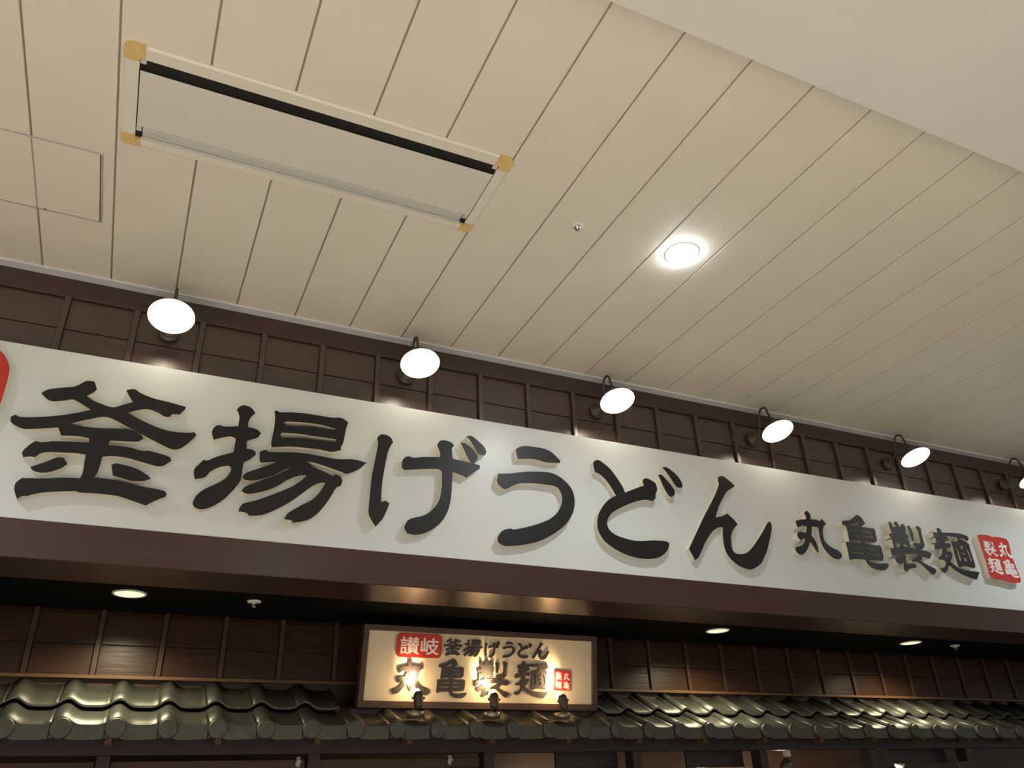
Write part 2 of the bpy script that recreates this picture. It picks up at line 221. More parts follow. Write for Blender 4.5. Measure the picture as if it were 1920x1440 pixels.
SMALL = {
 'san': [[[[695,30],[816,-34],[908,-91],[987,-38],[878,24],[779,67],[899,61],[899,441],[721,441],[770,485],[803,539],[833,484],[882,424],[901,407],[928,386],[956,420],[989,452],[912,515],[870,577],[969,577],[969,655],[838,655],[841,676],[842,697],[957,697],[957,774],[842,774],[842,849],[756,849],[756,774],[665,774],[665,697],[756,697],[755,678],[753,655],[661,655],[661,577],[729,577],[702,533],[628,474],[656,447],[661,441],[471,441],[500,474],[524,514],[557,476],[597,426],[655,494],[602,542],[551,585],[550,578],[658,578],[658,656],[561,656],[563,693],[563,697],[653,697],[653,774],[563,774],[563,849],[478,849],[478,774],[389,774],[389,697],[478,697],[478,693],[476,656],[375,656],[375,578],[460,578],[429,515],[340,442],[371,412],[396,379],[428,401],[434,406],[434,61],[732,61]],[[521,269],[810,269],[810,235],[521,235]],[[521,169],[810,169],[810,135],[521,135]],[[521,367],[810,367],[810,335],[521,335]]],[[[68,279],[68,-79],[150,-79],[150,-32],[345,-32],[345,279]],[[150,197],[263,197],[263,50],[150,50]]],[[[122,822],[160,740],[176,684],[28,684],[28,601],[372,601],[372,684],[215,677],[263,690],[239,768],[199,849]]],[[[69,414],[69,334],[346,334],[346,414]]],[[[69,547],[69,468],[346,468],[346,547]]],[[[555,81],[458,20],[328,-34],[366,-66],[394,-94],[518,-40],[637,34]]]],
 'gi': [[[[635,854],[635,701],[413,701],[413,605],[635,605],[635,478],[424,478],[424,383],[476,395],[458,402],[530,234],[611,117],[497,47],[339,-10],[371,-54],[393,-98],[554,-35],[680,45],[782,-31],[921,-95],[950,-53],[990,-8],[848,50],[757,114],[863,251],[945,457],[882,482],[866,478],[736,478],[736,605],[962,605],[962,701],[736,701],[736,854]],[[571,383],[815,383],[762,275],[687,183],[619,276]]],[[[55,154],[55,74],[327,111],[327,54],[413,54],[413,656],[327,656],[327,200],[279,195],[279,844],[188,844],[188,183],[142,177],[142,656],[55,656]]]],
}

ZC = EYE+2.404          # slatted ceiling level
YW = 3.7885             # upper shop wall
YS = 3.6685             # face of the long sign board
ZF = EYE+0.977          # underside of the bulkhead beam
ZI = EYE+1.02           # black ceiling behind the beam
YI = 4.75               # recessed inner wall
X0, X1 = -3.0, 11.0

# ------------------------------------------------------------------ floor, ceiling, soffit
flo = empty('floor', (0, 0, 0)); tag(flo, kind='structure')
box('concourse_floor', -7, 14, -6, 1.9, -0.05, 0.0, 'floor_tile', flo)
box('unseen_dark_floor', -7, 14, 1.9, 9, -0.05, 0.0, 'unseen_dark_floor', flo)  # unseen; added dark to cut the light bounced onto ceiling and sign

ceil = empty('ceiling', (0, 0, ZC)); tag(ceil, kind='structure')
box('ceiling_backing', X0, X1, 1.0, 3.80, ZC+0.010, ZC+0.05, 'groove_shade', ceil)
pm = box_me('plank', -0.1462, 0.1462, -1.315, 1.315, 0, 0.010, 0.0012); pm.materials.append(MATS['ceiling_paint'])
for k in range(-8, 40):
    x = -0.6757+0.3*k+0.15
    if x-0.15 < X0 or x+0.15 > X1: continue
    p = link('ceiling_plank', pm, ceil); p.location = (x, 2.415, 0)

sof = box('ceiling_soffit', -7, 12, -2.2, 1.323, ZC-0.147, ZC+0.05, 'soffit_paint'); tag(sof, kind='structure')
cor = box('trim_1', X0, X1, 3.722, YW, ZC-0.008, ZC+0.004, 'cornice', bev=0.002); tag(cor, kind='structure')

# ------------------------------------------------------------------ upper shop wall: rail, lapped boards, battens
wall = empty('wall_front', (0, YW, EYE+1.8)); tag(wall, kind='structure')
box('wall_core', X0, X1, YW+0.012, YW+0.06, EYE+1.5, ZC+0.04, 'rail_wood', wall)
box('top_rail', X0, X1, YW-0.012, YW+0.012, EYE+2.292, ZC-0.008, 'rail_wood', wall, 0.002)
MOD = 0.3105; BX0 = -0.541
def lap_panel(name, wd, h, m):
    """clapboard panel: lower edge stands proud, upper edge tucked back"""
    v = [(-wd/2, -0.005, 0), (wd/2, -0.005, 0), (wd/2, 0.006, 0), (-wd/2, 0.006, 0),
         (-wd/2, 0.0, h), (wd/2, 0.0, h), (wd/2, 0.006, h), (-wd/2, 0.006, h)]
    f = [(0, 1, 5, 4), (1, 2, 6, 5), (2, 3, 7, 6), (3, 0, 4, 7), (4, 5, 6, 7), (3, 2, 1, 0)]
    me = mesh(name, v, f); me.materials.append(MATS[m]); return me
pu = lap_panel('wall_panel', MOD-0.033, 0.168, 'wall_wood')
bt = box_me('batten', -0.014, 0.014, -0.018, 0.01, -0.28, 0.28, 0.002); bt.materials.append(MATS['wall_wood'])
for k in range(-7, 38):
    x = BX0+MOD*k
    if x < X0+0.1 or x > X1-0.3: continue
    b = link('batten', bt, wall); b.location = (x, 0, 2.292-0.28-1.8)
    for z in (2.120, 1.948, 1.776):
        q = link('wall_panel', pu, wall); q.location = (x+MOD/2, 0.006, z-1.8)

# ------------------------------------------------------------------ bulkhead beam under the sign, black ceiling behind it
bk = empty('bulkhead_beam', (0, YS, ZF)); tag(bk, kind='structure')
bo = box('beam_case', X0, X1, YS+0.003, 3.998, ZF, EYE+1.60, 'fascia_brown', bk, 0.003)
box('beam_upper_case', X0, X1, YS+0.02, YW+0.03, EYE+1.60, EYE+1.934, 'fascia_brown', bk)
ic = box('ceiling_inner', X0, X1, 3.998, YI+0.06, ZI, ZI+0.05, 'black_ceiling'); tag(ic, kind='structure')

# ------------------------------------------------------------------ long sign
SX, SZ = 2.5, EYE+1.137
sign = empty('fascia_sign', (SX, YS, SZ))
tag(sign, 'long white fascia sign board with big raised black characters under the wall lamps', 'sign')
box('board', X0+0.2, 8.0, YS, YS+0.02, SZ, EYE+1.937, 'sign_white', sign, 0.0015)
DEP = 0.041
def loc_loops(groups, ox, oz, ml):
    return [[[((q.x-ox)/1000, (q.y-oz)/1000) for q in smooth_loop(l, ml)] for l in g] for g in groups]
NAMES = {'kama': 'first and largest kanji from the left', 'age': 'second big kanji', 'ge': 'third big character, with two dots', 'u': 'fourth big character, open curl under a dash',
         'do': 'fifth big character, hook with two dots', 'n': 'sixth big character, slanting wave', 'maru': 'first of the four small kanji', 'game': 'second of the four small kanji',
         'sei': 'third of the four small kanji', 'men': 'last of the four small kanji'}
BB = {}
for key, g in GLYPHS.items():
    xs = [q[0] for l in g for q in l[0]]; zs = [q[1] for l in g for q in l[0]]
    bb = (min(xs), min(zs), max(xs), max(zs)); BB[key] = bb
    ox, oz = (bb[0]+bb[2])/2, (bb[1]+bb[3])/2
    gl = loc_loops(g, ox, oz, 18 if key in ('kama', 'age', 'ge', 'u', 'do', 'n') else 9)
    o = link('letter', extrude_me('letter', gl, 0.0, -DEP+0.0025), sign, 'letter_ivory')
    o.location = (ox/1000-SX, 0, oz/1000-SZ); o['label'] = 'black raised character with ivory sides, '+NAMES[key]
    link('letter_face', extrude_me('letter_face', gl, -DEP+0.0025, -DEP), o, 'letter_black')
def stamp_part(parent, loop, ox, oz, ml, dep, name='stamp'):
    gl = loc_loops([[loop]], ox, oz, ml)
    o = link(name, extrude_me(name, gl, 0.0, -dep+0.002), parent, 'letter_ivory')
    link('stamp_face', extrude_me('stamp_face', gl, -dep+0.002, -dep), o, 'stamp_red')
    return o
def glyph_in(parent, groups, src, dst, y0, y1, m, name, ml=9):
    """place an outline (source box src) into a target box dst (metres, parent's x/z)"""
    sx = (dst[2]-dst[0])/(src[2]-src[0]); sz = (dst[3]-dst[1])/(src[3]-src[1]); cx, cz = (dst[0]+dst[2])/2, (dst[1]+dst[3])/2
    g = [[[(((q.x-src[0])*sx+dst[0]-cx), ((q.y-src[1])*sz+dst[1]-cz)) for q in (smooth_loop(l, ml) if ml else [Vector(a) for a in l])] for l in gg] for gg in groups]
    o = link(name, extrude_me(name, g, y0, y1), parent, m); o.location = (cx, 0, cz); return o
sx_, sz_ = 5632, 2992
st = stamp_part(sign, STAMP, sx_, sz_, 12, DEP); st.location = (sx_/1000-SX, 0, sz_/1000-SZ); st['label'] = 'red seal with four white characters at the end of the board'
for key, b in {'sei': (5490, 3003, 5618, 3117), 'maru': (5640, 3005, 5782, 3120), 'men': (5480, 2872, 5622, 2992), 'game': (5642, 2860, 5780, 2993)}.items():
    glyph_in(st, GLYPHS[key], BB[key], tuple(((b[0]-sx_)/1000, (b[1]-sz_)/1000, (b[2]-sx_)/1000, (b[3]-sz_)/1000)), -DEP, -DEP-0.0012, 'stamp_white', 'stamp_letter')
def round_rect(x0, x1, z0, z1, r, n=6, wob=0.0, rnd=None):
    pts = []
    for cx, cz, a0 in ((x1-r, z0+r, -90), (x1-r, z1-r, 0), (x0+r, z1-r, 90), (x0+r, z0+r, 180)):
        for i in range(n+1):
            a = math.radians(a0+90*i/n); pts.append((cx+r*math.cos(a), cz+r*math.sin(a)))
    return pts
s2 = stamp_part(sign, [(a, b) for a, b in round_rect(-1390, -660, 2960, 3395, 150)], -1020, 3180, 18, DEP); s2.location = (-1.020-SX, 0, 3.180-SZ); s2['label'] = 'rounded red seal cut off by the left edge'

# ------------------------------------------------------------------ wall lamps above the sign
LAMPX = [-1.320, -0.070, 1.178, 2.418, 3.650, 4.925, 6.215]
arm_pts = [(0, -0.02, 0.0), (0, -0.055, 0.012), (0, -0.085, 0.05), (0, -0.10, 0.10), (0, -0.108, 0.135)]
for i in range(1, 9):
    a = math.pi-math.pi*i/8*0.9; arm_pts.append((0, -0.143-0.035*math.cos(a), 0.135+0.035*math.sin(a)))
TILT = math.radians(20)
Rt = Matrix.Rotation(-TILT, 4, 'X')
dcen = Vector((0, -0.238, -0.045))      # centre of the shade opening, relative to the base plate centre on the wall
naxis = Vector((0, math.sin(TILT), math.cos(TILT)))
arm_pts.append(tuple(dcen+naxis*0.095)); arm_pts.append(tuple(dcen+naxis*0.075))
m_plate = lathe_me('base_plate', [(0.05, 0), (0.05, 0.006), (0.044, 0.012), (0.036, 0.013), (0.034, 0.02), (0.026, 0.028), (0.012, 0.032), (0.011, 0.045)], 28)
for m_ in (m_plate,): m_.transform(Matrix.Rotation(math.radians(90), 4, 'X')); m_.materials.append(MATS['iron_dark'])
m_arm = tube_me('arm', arm_pts, 0.0075, 10); m_arm.materials.append(MATS['iron_dark'])
m_out = lathe_me('shade', [(0.106, 0.0), (0.102, 0.012), (0.085, 0.036), (0.055, 0.062), (0.034, 0.074), (0.030, 0.098), (0.012, 0.104)], 40, cap0=False); m_out.materials.append(MATS['iron_dark'])
m_in = lathe_me('shade_lining', [(0.106, 0.0), (0.1005, 0.011), (0.0835, 0.0345), (0.054, 0.060), (0.0, 0.070)], 40, cap0=False, cap1=False); m_in.materials.append(MATS['shade_inner'])
m_sock = lathe_me('socket', [(0.020, 0.068), (0.020, 0.045), (0.017, 0.040)], 20); m_sock.materials.append(MATS['white_enamel'])
m_bulb = lathe_me('bulb', [(0.014, 0.045), (0.022, 0.034), (0.034, 0.016), (0.037, 0.006), (0.034, -0.002), (0.022, -0.009), (0.001, -0.012)], 24, cap1=False); m_bulb.materials.append(MATS['bulb_warm'])
LW = ['just beyond the left edge of the picture', 'leftmost and largest of the row', 'second from the left', 'third from the left',
      'fourth from the left', 'fifth from the left', 'cut by the right edge']
for i, x in enumerate(LAMPX):
    L = empty('wall_lamp', (x, YW-0.012, EYE+2.190)); tag(L, 'lit gooseneck wall lamp with round shade, '+LW[i], 'lamp', 'gooseneck lamps over the long sign')
    link('base_plate', m_plate, L, smooth=True); link('arm', m_arm, L, smooth=True)
    for nm, me_ in (('shade', m_out), ('shade_lining', m_in), ('socket', m_sock), ('bulb', m_bulb)):
        s = link(nm, me_, L, smooth=True); s.location = dcen; s.rotation_euler = (-TILT, 0, 0)
    light('lamp_light', 'SPOT', dcen-naxis*0.016, 3.0, (1.0, 0.85, 0.66), 0.02, L, 164, 0.3, (-TILT*0.2, 0, 0))

# ------------------------------------------------------------------ ceiling cassette, hatch, downlight, sprinkler
ac = empty('air_conditioner', (0.385, 2.452, ZC)); tag(ac, 'ivory ceiling air conditioner with a long black slot and taped corners', 'air conditioner')
def ring(name, xo0, xo1, yo0, yo1, xi0, xi1, yi0, yi1, z0, z1, m, parent, chamf=0.008, rad=0.03):
    def rr(x0, x1, y0, y1, r, n=5): return [(a, b) for a, b in round_rect(x0, x1, y0, y1, r, n)]
    A = rr(xo0, xo1, yo0, yo1, rad); B = rr(xo0+chamf, xo1-chamf, yo0+chamf, yo1-chamf, rad-chamf*0.5); C = rr(xi0, xi1, yi0, yi1, 0.003)
    n = len(A); v = [(*q, z1) for q in A]+[(*q, z0+(z1-z0)*0.45) for q in A]+[(*q, z0) for q in B]+[(*q, z0) for q in C]+[(*q, z1) for q in C]
    f = [(k*n+i, k*n+(i+1) % n, (k+1)*n+(i+1) % n, (k+1)*n+i) for k in range(4) for i in range(n)]
    off = parent.location; me = mesh(name, [(a-off.x, b-off.y, c-off.z) for a, b, c in v], f)
    bm = bmesh.new(); bm.from_mesh(me); bmesh.ops.recalc_face_normals(bm, faces=bm.faces); bm.to_mesh(me); bm.free()
    return link(name, me, parent, m)
ring('frame', -0.357, 1.127, 2.199, 2.704, -0.308, 1.080, 2.256, 2.660, ZC-0.014, ZC-0.001, 'plastic_ivory', ac)
box('slot_recess', -0.312, 1.084, 2.252, 2.664, ZC-0.003, ZC-0.0005, 'slot_black', ac)
box('center_panel', -0.304, 1.0765, 2.311, 2.592, ZC-0.0135, ZC-0.0115, 'plastic_white', ac, 0.0006)
box('panel_core', -0.295, 1.066, 2.335, 2.585, ZC-0.0115, ZC-0.003, 'slot_black', ac)
for x in (-0.3075, 1.0575): box('slot_end', x, x+0.022, 2.2565, 2.283, ZC-0.009, ZC-0.003, 'louver_grey', ac, 0.002)
lv = [(a, b) for a, b in ((2.594, -0.0125), (2.606, -0.0135), (2.630, -0.010), (2.648, -0.006), (2.648, -0.003), (2.594, -0.003))]
lvm = mesh('louver', [(x, y-2.452, z) for x in (-0.667, 0.667) for y, z in lv], [tuple(range(5, -1, -1)), tuple(range(6, 12))]+[(i, (i+1) % 6, 6+(i+1) % 6, 6+i) for i in range(6)])
link('louver', lvm, ac, 'louver_grey').location = (0.0, 0, 0)
for x in (-0.3065, 1.0565): box('louver_hinge', x, x+0.020, 2.598, 2.622, ZC-0.011, ZC-0.003, 'louver_grey', ac, 0.002)
box('louver_lip', -0.285, 1.06, 2.651, 2.658, ZC-0.011, ZC-0.003, 'louver_grey', ac, 0.001)
for (x0, x1, y0, y1) in ((-0.3585, -0.290, 2.1975, 2.272), (1.058, 1.1285, 2.1975, 2.272), (-0.3585, -0.288, 2.643, 2.7055), (1.067, 1.1285, 2.643, 2.7055)):
    xi0, xi1 = max(x0, -0.3585), min(x1, 1.1285)
    # L-shaped piece of tape wrapped on the frame corner, clear of the opening
    hx0 = -0.308 if x0 < 0 else x0; hx1 = x1 if x0 < 0 else 1.080
    hy0 = 2.256 if y0 < 2.4 else y0; hy1 = y1 if y0 < 2.4 else 2.660
    left, top = x0 < 0, y0 < 2.4
    if left and top: P = [(x0, y0), (x1, y0), (x1, 2.256), (-0.308, 2.256), (-0.308, y1), (x0, y1)]
    elif not left and top: P = [(x0, y0), (x1, y0), (x1, y1), (1.080, y1), (1.080, 2.256), (x0, 2.256)]
    elif left: P = [(x0, y0), (-0.308, y0), (-0.308, 2.660), (x1, 2.660), (x1, y1), (x0, y1)]
    else: P = [(1.080, y0), (x1, y0), (x1, y1), (x0, y1), (x0, 2.660), (1.080, 2.660)]
    cx, cy = (-0.3585, 2.1975) if left and top else (1.1285, 2.1975) if top else (-0.3585, 2.7055) if left else (1.1285, 2.7055)
    P2 = []
    for a, b in P:
        if abs(a-cx) < 1e-6 and abs(b-cy) < 1e-6:
            dx, dy = (1 if left else -1), (1 if top else -1)
            q1, q2 = (a, b+0.022*dy), (a+0.022*dx, b); mid = (a+0.007*dx, b+0.007*dy)
            i = P.index((a, b)); pv = P[i-1]
            P2 += [q1, mid, q2] if abs(pv[0]-a) < 1e-6 else [q2, mid, q1]
        else: P2.append((a, b))
    n = len(P2); v = [(a-0.385, b-2.452, -0.0152) for a, b in P2]+[(a-0.385, b-2.452, -0.002) for a, b in P2]
    f = [tuple(range(n)), tuple(reversed(range(n, 2*n)))]+[(i, (i+1) % n, n+(i+1) % n, n+i) for i in range(n)]
    me = mesh('tape', v, f); bm = bmesh.new(); bm.from_mesh(me); bmesh.ops.recalc_face_normals(bm, faces=bm.faces); bm.to_mesh(me); bm.free()
    t = link('tape', me, ac, 'masking_tape'); t['label'] = 'strip of yellow masking tape'

ht = empty('access_hatch', (-0.676, 3.046, ZC)); tag(ht, 'square ceiling access hatch with metal edge beside the air conditioner', 'hatch')
ring('hatch_frame', -0.932, -0.420, 2.816, 3.276, -0.924, -0.428, 2.824, 3.268, ZC-0.004, ZC-0.0005, 'aluminium', ht, 0.001, 0.004)
box('hatch_gap', -0.925, -0.427, 2.823, 3.269, ZC-0.0016, ZC-0.0004, 'slot_black', ht)
box('hatch_board', -0.922, -0.6785, 2.8245, 3.2675, ZC-0.0045, ZC-0.0016, 'ceiling_paint', ht, 0.001)
box('hatch_board', -0.6730, -0.4315, 2.8245, 3.2675, ZC-0.0045, ZC-0.0016, 'ceiling_paint', ht, 0.001)
box('hatch_joint', -0.6785, -0.6730, 2.826, 3.266, ZC-0.0024, ZC-0.0016, 'groove_shade', ht)
box('hatch_latch', -0.650, -0.640, 3.262, 3.268, ZC-0.006, ZC-0.004, 'iron_dark', ht)

def make_downlight(loc, r, label, lens, ring_m, energy, col, spot=None, proud=0.0, rad=None):
    D = empty('downlight', loc); tag(D, label, 'downlight')
    tr = link('trim_ring', lathe_me('trim_ring', [(r*1.10, -0.0005), (r*1.09, -0.004), (r*0.98, -0.006), (r*0.95, -0.002), (r*0.95, -0.0005)], 36, False, False), D, ring_m, True)
    ln = link('lens', lathe_me('lens', [(r*0.96, -0.001), (r*0.94, -0.003-proud*0.3), (r*0.8, -0.003-proud*0.75), (r*0.45, -0.003-proud), (0.001, -0.003-proud*1.05)], 36, True, False), D, lens, True)
    if spot: light('downlight_light', 'SPOT', (0, 0, -0.012-proud*1.2), energy, col, rad or r*0.6, D, spot, 0.6)
    else: light('downlight_light', 'POINT', (0, 0, -0.045-proud), energy, col, 0.02, D)
    return D
for x, lb in ((2.160, 'bright round white downlight in the slatted ceiling'), (-1.87, 'white ceiling downlight beyond the left edge of the picture'), (6.19, 'white ceiling downlight beyond the right edge of the picture')):
    make_downlight((x, 2.464, ZC), 0.078, lb, 'bulb_cool', 'white_enamel', 38 if x == 2.160 else 70, (0.90, 0.97, 1.0), 150, proud=0.026, rad=0.032)
for x, lb in ((-0.0265, 'round recessed downlight in the black ceiling above the left roof tiles'), (3.555, 'round recessed downlight in the black ceiling just right of the small lit sign'), (5.353, 'round recessed downlight in the black ceiling, rightmost of the three')):
    make_downlight((x, 4.337, ZI), 0.073, lb, 'lens_yellow', 'white_enamel', 44, (1.0, 0.88, 0.60), 150)
def make_sprinkler(loc, label, r=0.027, s=1.0):
    S = empty('sprinkler', loc); tag(S, label, 'sprinkler')
    link('flange', lathe_me('flange', [(r, -0.0003), (r*0.96, -0.005*s), (r*0.75, -0.008*s), (r*0.5, -0.009*s)], 28), S, 'white_enamel', True)
    link('body', lathe_me('body', [(r*0.5, -0.008*s), (r*0.48, -0.014*s), (r*0.30, -0.016*s), (r*0.26, -0.024*s)], 20), S, 'chrome', True)
    link('deflector', lathe_me('deflector', [(r*0.30, -0.024*s), (r*0.34, -0.0255*s), (r*0.30, -0.028*s), (r*0.05, -0.029*s)], 20), S, 'chrome', True)
    return S
make_sprinkler((1.578, 2.478, ZC), 'small chrome sprinkler head in the slatted ceiling near the bright downlight', 0.030)
make_sprinkler((0.567, 4.332, ZI), 'small white sprinkler head in the black ceiling left of the small sign', 0.036, 1.2)
make_sprinkler((5.829, 4.334, ZI), 'small white sprinkler head in the black ceiling at far right', 0.036, 1.2)

for y in (-0.5, -1.7):  # unseen fill lights, added so that light bounced off the floor brightens the ceiling
    for x in (-3.6, -1.2, 1.2):
        make_downlight((x, y, ZC-0.147), 0.078, '%s added unseen fill downlight of the %s row in the smooth soffit behind the viewer' % ({-3.6: 'left', -1.2: 'middle', 1.2: 'right'}[x], 'nearer' if y > -1 else 'farther'), 'bulb_cool', 'white_enamel', 390, (1.0, 0.945, 0.865), 130, proud=0.006)['group'] = 'added fill lights behind the viewer'

# ------------------------------------------------------------------ recessed inner wall
iw = empty('wall_back', (0, YI, EYE+0.69)); tag(iw, kind='structure')
box('wall_core', X0, X1, YI+0.008, YI+0.06, EYE+0.32, ZI, 'slot_black', iw)  # black core paints in the shadow lines seen between the boards
box('ledge', X0, X1, YI-0.03, YI+0.008, EYE+0.676, EYE+0.694, 'ledge_wood_lit', iw, 0.002)
box('apron_board', X0, X1, YI-0.004, YI+0.008, EYE+0.52, EYE+0.676, 'inner_wood', iw)
IMOD = 0.3087; IX0 = -0.440
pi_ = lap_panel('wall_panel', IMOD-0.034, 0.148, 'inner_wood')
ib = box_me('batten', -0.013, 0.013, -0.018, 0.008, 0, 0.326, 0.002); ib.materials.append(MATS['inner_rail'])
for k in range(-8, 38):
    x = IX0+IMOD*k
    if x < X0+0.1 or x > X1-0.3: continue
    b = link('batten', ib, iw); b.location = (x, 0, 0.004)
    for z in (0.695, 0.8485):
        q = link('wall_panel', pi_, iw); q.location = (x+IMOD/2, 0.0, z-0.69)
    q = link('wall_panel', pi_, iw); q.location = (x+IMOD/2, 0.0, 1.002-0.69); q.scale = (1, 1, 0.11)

# ------------------------------------------------------------------ tiled pent roof
PIT = 0.2213; TX0 = -0.1995
roof = empty('tiled_roof', (0, 4.30, EYE+0.40)); tag(roof, 'pent roof of dark glazed curved tiles running under the signs', 'roof')
def wave(t):
    """t in periods, 0 at a ridge crest"""
    c = 0.5+0.5*math.cos(2*math.pi*t); return 0.034*(c**2.6)
def tile_me(name, y0, z0, y1, z1, thick):
    n = 18; vs_, fs = [], []
    ts = [-0.19+1.0*i/n for i in range(n+1)]
    for (y, z) in ((y0, z0), (y1, z1)):
        for t in ts: vs_.append((t*PIT, y, z+wave(t)))
        for t in ts: vs_.append((t*PIT, y, z+wave(t)-thick))
    m = n+1
    for i in range(n):
        fs.append((i, i+1, 2*m+i+1, 2*m+i)); fs.append((m+i+1, m+i, 3*m+i, 3*m+i+1))
        fs.append((m+i, m+i+1, i+1, i)); fs.append((2*m+i, 2*m+i+1, 3*m+i+1, 3*m+i))
    fs.append((0, 2*m, 3*m, m)); fs.append((n, m+n, 3*m+n, 2*m+n))
    me = mesh(name, vs_, fs); me.materials.append(MATS['tile_glaze'])
    for p in me.polygons:
        p.use_smooth = abs(p.normal.z) > 0.3
    return me
# local to the roof empty (y - 4.30, z - (EYE + .40))
t1 = tile_me('eave_tile', 0.0, 0.020, 0.245, 0.114, 0.012)
t2 = tile_me('roof_tile', 0.200, 0.126, 0.440, 0.244, 0.010)
# front apron of an eave tile
def apron_me():
    n = 18; vs_, fs = [], []; ts = [-0.178+0.976*i/n for i in range(n+1)]
    for y in (-0.004, 0.010):
        for t in ts: vs_.append((t*PIT, y, 0.016+wave(t)*0.9))
        for t in ts:
            s = min(1, abs(((t+0.5) % 1)-0.5)/0.22); vs_.append((t*PIT, y, -0.040+0.014*(1-s)**1.0-0.004*math.sin(math.pi*(t+0.19))))
    m = n+1
    for i in range(n):
        fs.append((m+i, m+i+1, i+1, i)); fs.append((2*m+i, 2*m+i+1, 3*m+i+1, 3*m+i)); fs.append((i, i+1, 2*m+i+1, 2*m+i)); fs.append((m+i+1, m+i, 3*m+i, 3*m+i+1))
    fs.append((0, 2*m, 3*m, m)); fs.append((n, m+n, 3*m+n, 2*m+n))
    me = mesh('apron', vs_, fs); me.materials.append(MATS['tile_glaze']); return me
ap = apron_me()
bs = lathe_me('boss', [(0.044, 0.0), (0.044, 0.012), (0.041, 0.016), (0.037, 0.0175), (0.002, 0.0175)], 28)
bs.transform(Matrix.Rotation(math.radians(90), 4, 'X')); bs.materials.append(MATS['tile_glaze'])
for k in range(-12, 50):
    x = TX0+PIT*k
    if x < X0+0.2 or x > X1-0.3: continue
    e = link('eave_tile', t1, roof); e.location = (x, 0, 0)
    link('apron', ap, e)
    b = link('boss', bs, e); b.location = (0, -0.003, 0.004)
    if not (1.06 < x+0.09 < 2.76):
        u = link('roof_tile', t2, roof); u.location = (x, 0, 0)
rm = box_me('rafter_end', -0.016, 0.016, 0.12, 0.34, -0.055, -0.012, 0.002); rm.materials.append(MATS['rafter_wood'])
for k in range(-6, 23):
    r_ = link('rafter_end', rm, roof); r_.location = (0.002+0.4845*k, 0, 0)
box('eave_board', X0, X1, 4.318, 4.345, EYE+0.375, EYE+0.400, 'timber', roof)
box('roof_deck', X0, X1, 4.50, YI, EYE+0.43, EYE+0.485, 'timber', roof)
box('sign_sill', 1.07, 2.74, 4.51, YI-0.005, EYE+0.49, EYE+0.528, 'timber', roof)

# ------------------------------------------------------------------ small sign on the roof
TA = math.radians(9.5)
sg = empty('shop_sign', (1.9235, 4.500, EYE+0.530)); sg.rotation_euler = (TA, 0, 0)
tag(sg, 'cream shop sign in a brown frame standing on the tiled roof, lit by three spotlights', 'sign')
OX = 1.9235
def U(x): return x/1000-OX
def bx(name, x0, x1, y0, y1, z0, z1, m, bev=0.0):
    cx, cy, cz = (x0+x1)/2, (y0+y1)/2, (z0+z1)/2
    o = link(name, box_me(name, x0-cx, x1-cx, y0-cy, y1-cy, z0-cz, z1-cz, bev), sg, m); o.location = (cx, cy, cz); return o
bx('panel', -0.715, 0.712, 0.0, 0.02, 0.030, 0.406, 'sign_cream')
bx('frame_rail', -0.7435, 0.7435, -0.016, 0.022, 0.401, 0.433, 'sign_frame', 0.002)
bx('frame_rail', -0.7435, 0.7435, -0.016, 0.022, 0.0, 0.036, 'sign_frame', 0.002)
bx('frame_stile', -0.7435, -0.712, -0.0158, 0.0218, 0.036, 0.401, 'sign_frame', 0.002)
bx('frame_stile', 0.7105, 0.7435, -0.0158, 0.0218, 0.036, 0.401, 'sign_frame', 0.002)
bx('back_board', -0.74, 0.74, 0.022, 0.05, 0.01, 0.425, 'sign_frame')
SL = {'kama': (1657, 280, 1769, 377), 'age': (1780, 281, 1898, 378), 'ge': (1911, 281, 2007, 374), 'u': (2028, 283, 2106, 373), 'do': (2127, 284, 2219, 374), 'n': (2223, 280, 2333, 379),
      'maru': (1366, 72, 1583, 257), 'game': (1627, 58, 1811, 268), 'sei': (1855, 66, 2077, 268), 'men': (2108, 68, 2331, 270)}
for key, b in SL.items():
    glyph_in(sg, GLYPHS[key], BB[key], (U(b[0]), b[1]/1000, U(b[2]), b[3]/1000), 0.0, -0.012, 'small_letter', 'letter')
def small_stamp(x0, x1, z0, z1, r):
    cx, cz = (x0+x1)/2, (z0+z1)/2
    o = link('stamp', extrude_me('stamp', [[[(a/1000, b/1000) for a, b in round_rect(x0-cx, x1-cx, z0-cz, z1-cz, r)]]], 0.0, -0.012), sg, 'stamp_red')
    o.location = (U(cx), 0, cz/1000); return o, cx, cz
s3, cx, cz = small_stamp(1375, 1642, 266, 394, 26); s3['label'] = 'red seal with two white kanji at top left'
for key, b in {'san': (1394, 282, 1507, 376), 'gi': (1516, 282, 1624, 374)}.items():
    l = SMALL[key]; xs = [q[0] for g in l for lp in g for q in lp]; zs = [q[1] for g in l for lp in g for q in lp]
    glyph_in(s3, l, (min(xs), min(zs), max(xs), max(zs)), ((b[0]-cx)/1000, (b[1]-cz)/1000, (b[2]-cx)/1000, (b[3]-cz)/1000), -0.012, -0.0128, 'stamp_white', 'stamp_letter', ml=0)
s4, cx, cz = small_stamp(2372, 2482, 112, 222, 10); s4['label'] = 'small red seal with four white kanji at right'
for key, b in {'sei': (2380, 170, 2422, 214), 'maru': (2432, 170, 2476, 214), 'men': (2380, 120, 2422, 163), 'game': (2434, 119, 2476, 163)}.items():
    glyph_in(s4, GLYPHS[key], BB[key], ((b[0]-cx)/1000, (b[1]-cz)/1000, (b[2]-cx)/1000, (b[3]-cz)/1000), -0.012, -0.0128, 'stamp_white', 'stamp_letter', ml=0)

